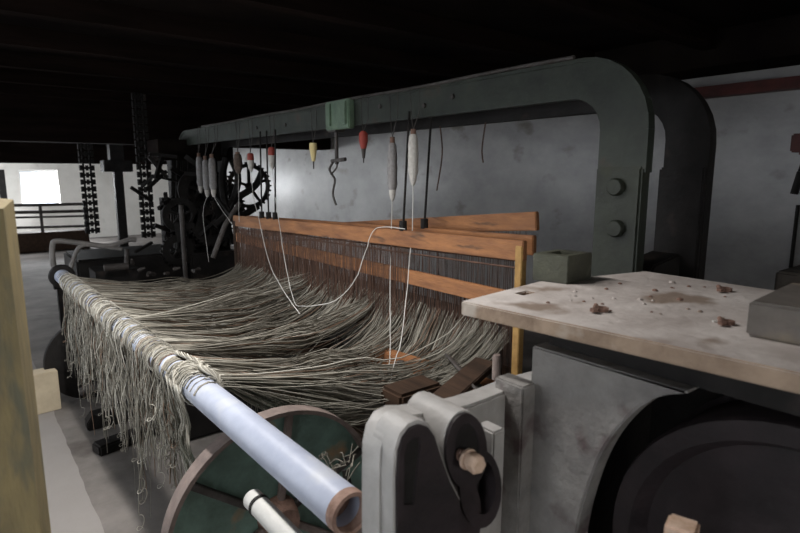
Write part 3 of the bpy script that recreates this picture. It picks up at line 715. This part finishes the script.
# olive socket box on the plate
fb = at(567,284.5,Z=PZ)
bw, bd, bh = .085, .12, .077
ang = math.radians(3); 
ob = thing('socket_box','olive green open-topped square iron box on the back corner of the steel plate','box',(fb.x,fb.y,PZ))
def rr(u, v): return (fb.x+u*math.cos(ang)-v*math.sin(ang), fb.y+u*math.sin(ang)+v*math.cos(ang))
a = at(532,280,Z=PZ); c = at(591,279,Z=PZ)
ou = [(fb.x,fb.y),(fb.x+(c.x-fb.x),c.y),(c.x+a.x-fb.x,c.y+a.y-fb.y),(a.x,a.y)]
cen = (sum(p_[0] for p_ in ou)/4, sum(p_[1] for p_ in ou)/4)
inn = [(cen[0]+(p_[0]-cen[0])*.52, cen[1]+(p_[1]-cen[1])*.52) for p_ in ou]
b = MB(); b.prism(ou, PZ, PZ+bh, 'Z', [inn[::-1]], bev=.002); b.build('body','olive_box',ob)
b = MB(); b.prism(inn, PZ+.001, PZ+.02, 'Z'); b.build('socket_floor','black_iron',ob)

# block on the right of the plate
f1 = at(741,334,Z=PZ+.0005)
bx = thing('iron_block','heavy dark grey block lying on the right of the steel plate','block',(f1.x,f1.y,PZ))
b = MB(); b.box((f1.x+.14,f1.y-.19,PZ+.034),(.27,.38,.066),Euler((0,0,math.radians(4))),.005); b.build('body','dark_block',bx)
b = MB(); b.lathe([(0,0),(.014,0),(.014,.006),(0,.006)],(f1.x+.16,f1.y-.06,PZ+.067),(0,0,1),14); b.build('hole_plug','black_iron',bx,40)

def nut(px, py, s, label, m='rust', name='rusty_nut'):
    p = at(px,py,Z=PZ+.0005); o = thing(name, label, 'nut', tuple(p))
    b = MB(); b.lathe([(s*.45,0),(s,0),(s,s*.55),(s*.45,s*.55)],p,(0,0,1),6,closed=True); b.build('nut',m,o)
    b = MB(); b.tube([p+Vector((-s*1.6,.0,s*.35)),p+Vector((s*.9,s*1.4,s*.4))],s*.35,8); b.lathe([(0,0),(s*.6,0),(s*.6,s*.4),(0,s*.4)],p+Vector((-s*1.7,0,s*.6)),(0,0,-1),6); b.build('stud',m,o,40)
nut(601,311,.016,'rusty nut and stud on the middle of the worn steel plate')
nut(727,324,.014,'small rusty nut beside the dark block on the plate')
nut(725,291,.016,'reddish nut at the back edge of the plate, before the dark block')
p = at(714,322,Z=PZ); tag(MB().lathe([(0,0),(.004,0),(.004,.003),(0,.004)],p,(0,0,1),8).build('washer','thread'),'tiny white speck of a washer left of the dark block','washer')
for i,(px,py,s) in enumerate(((575,292,.006),(655,291,.008),(640,300,.007),(680,300,.008),(700,312,.006),(548,303,.005),(672,283,.009),(620,284,.006),*[(U(560,735),0,U(.003,.006)) for _ in range(22)])):
    py = py or U(286,305+(px-560)*.12)
    p = at(px,py,Z=PZ); b = MB(); b.lathe([(0,0),(s,0),(s*.8,s*.5),(s*.2,s*.75),(0,s*.75)],p,(U(-.1,.1),0,1),7)
    tag(b.build('debris_crumb','rust' if i%2 else 'plate'),'small crumb of rust and plaster on the worn steel plate','debris','crumbs scattered on the steel plate')

# things behind the plate, by the white wall
tag(MB().box((.735,14.2,.78),(.12,.12,1.56)).build('upright_post','black_iron'),'black upright post at the far wall, left of the bright window','post')
bb = thing('dark_bench','dark brown bench rail beyond the steel plate before the white wall','bench',(3.6,.9,0))
a = at(762,268,X=2.6)
b = MB(); b.box((2.75,.28,a.z-.05),(.3,1.1,.09),bev=.01); b.build('bench_top','dark_block',bb)
for yy in (-.15,.7):
    b = MB(); b.box((2.75,yy,(a.z-.095)/2),(.08,.08,a.z-.095)); b.build('leg','dull_wood',bb)
# lever on the wall
lv = thing('wall_lever','dark red bracket with a black lever on the white wall, right edge','lever',tuple(at(797,170,X=4.38)))
a = at(799,143,X=4.33); b = MB(); b.box((4.35,a.y-.05,a.z),(.1,.18,.12),bev=.01); b.box((4.35,a.y-.04,a.z+.05),(.1,.05,.25)); b.build('bracket','red_paint',lv)
b = MB(); b.tube([at(801,172,X=4.31),at(794,194,X=4.31)],.024,8); b.tube([at(801,172,X=4.31),(4.35,a.y-.06,a.z)],.02,8); b.build('lever_arm','black_iron',lv,60)
b = MB(); q = at(798,205,X=4.386); b.tube([q,(4.386,q.y,.0)],.012,8); tag(b.build('pipe','black_iron',smooth=60),'dark upright pipe on the white wall, below the red bracket','pipe')

# ================================================================== POST AND FLOOR OBJECTS
po = thing('timber_post','square yellowish timber post in the left foreground','post',(.05,1.22,0))
rot = Euler((0,0,math.radians(-14)))
m = Matrix.Translation((.038,1.245,0)) @ rot.to_matrix().to_4x4()
vs = [m @ Vector(v) for v in ((-.033,-.045,0),(.033,-.045,0),(.033,.045,0),(-.033,.045,0),(-.033,-.045,1.444),(.033,-.045,1.438),(.033,.045,1.450),(-.033,.045,1.458))]
b = MB(); b.add(vs,[(0,3,2,1),(4,5,6,7),(0,1,5,4),(1,2,6,5),(2,3,7,6),(3,0,4,7)]); pm = b.build('shaft','post_wood',po)
b = MB(); b.box((.038,1.245,.012),(.13,.15,.024),rot,.003); b.build('foot_plate','iron',po)
p = at(50,412,Z=0)
tag(MB().box((p.x-.02,p.y+.06,.13),(.16,.12,.26),Euler((0,0,.1)),.004).build('wood_block','block_wood'),'pale upright wood block on the floor beside the timber post','block')
tag(MB().box((p.x-.10,p.y+.55,.035),(.12,.5,.07),Euler((0,0,.15)),.004).build('wood_offcut','block_wood'),'flat wood offcut on the floor behind the pale block','block')
# dark disc
dcp = at(88,355,Y=4.1)
dd = thing('black_disc','black round disc standing on the floor behind the hanging yarn','disc',(dcp.x,4.1,0))
b = MB(); rr_ = dcp.z if dcp.z>.2 else .3
b.lathe([(0,-.02),(.27,-.02),(.275,-.012),(.275,.012),(.27,.02),(0,.02)],(dcp.x+.02,4.1,.277),(0,1,0),48); b.build('disc','black_iron',dd,40)
b = MB(); b.lathe([(0,-.05),(.05,-.05),(.05,.0),(0,0)],(dcp.x+.02,4.1,.277),(0,1,0),16); b.build('hub','black_iron',dd,40)
# feet of the loom: curved dark castings
ft = thing('foot_casting','curved dark foot casting on the floor under the hanging yarn','casting',tuple(at(95,430,Z=0)))
p = at(88,432,Z=0)
b = MB(); b.prism([(0,0),(.62,0),(.62,.34),(.5,.34),(.42,.16),(.2,.10),(.03,.09),(0,.05)],0,.09,'Y',bev=.006)
b.v = [(v[0]+p.x,v[1]+p.y,v[2]+.001) for v in b.v]; b.build('foot','black_iron',ft)
b = MB(); b.tube(smooth_path([(p.x+.02,p.y+.3,.14),(p.x+.10,p.y+.28,.17),(p.x+.2,p.y+.24,.12),(p.x+.22,p.y+.12,.10)]),.03,8); b.build('curved_arm','iron',ft,60)
tag(MB().box((p.x+.35,p.y-.25,.03),(.75,.10,.06),Euler((0,0,.22)),.01).build('iron_bar','black_iron'),'dark iron bar lying on the floor below the hanging yarn','bar')

# ================================================================== LIGHT
w = bpy.data.worlds.new('World'); bpy.context.scene.world = w; w.use_nodes = True
w.node_tree.nodes['Background'].inputs[0].default_value = (.82,.9,1,1); w.node_tree.nodes['Background'].inputs[1].default_value = 3.0
def area(name, loc, size, sizey, power, direction, col=(.94,.97,1), spread=180):
    l = bpy.data.lights.new(name,'AREA'); l.shape = 'RECTANGLE'; l.size = size; l.size_y = sizey; l.energy = power; l.color = col; l.spread = math.radians(spread)
    o = bpy.data.objects.new(name,l); C.objects.link(o); o.location = loc; o.rotation_euler = Vector(direction).to_track_quat('-Z','Y').to_euler(); return o
pw = [9, 14, 5, 34, 160]
area('batten_light', (.5,2.15,2.36), .08, 1.7, 56, (.0,0,-1), (1,.965,.93), 165)
for wdw, e_ in zip(LW, pw):
    area('daylight', (XL-.06, (wdw[0]+wdw[1])/2, (wdw[2]+wdw[3])/2), wdw[1]-wdw[0]-.1, wdw[3]-wdw[2]-.1, e_, (1,0,-.35), spread=140)  # area lights supply the light of the added side windows
area('daylight', ((NW[0]+NW[1])/2, YN-.06, (NW[2]+NW[3])/2), 1.3, .9, 9, (-.1,1,-.4), (1,.93,.82), 120)
area('daylight', ((W1[0]+W1[1])/2, YF+.1, 1.15), .6, .66, 70, (0,-1,-.3), spread=160)

# ================================================================== CAMERA
cam = bpy.data.cameras.new('Camera'); co = bpy.data.objects.new('Camera', cam); C.objects.link(co)
cam.sensor_width = 36; cam.lens = F/800*36; cam.clip_start = .02; cam.clip_end = 100
co.location = (0,0,CAMH)
fwd = Vector((math.sin(YAW)*math.cos(PIT), math.cos(YAW)*math.cos(PIT), -math.sin(PIT)))
co.rotation_euler = fwd.to_track_quat('-Z','Y').to_euler()
cam.dof.use_dof = True; cam.dof.focus_distance = 2.5; cam.dof.aperture_fstop = 4.5
S = bpy.context.scene; S.camera = co
S.view_settings.view_transform = 'Standard'; S.view_settings.look = 'None'; S.view_settings.gamma = 1; S.view_settings.use_curve_mapping = False
S.view_settings.exposure = 0.0
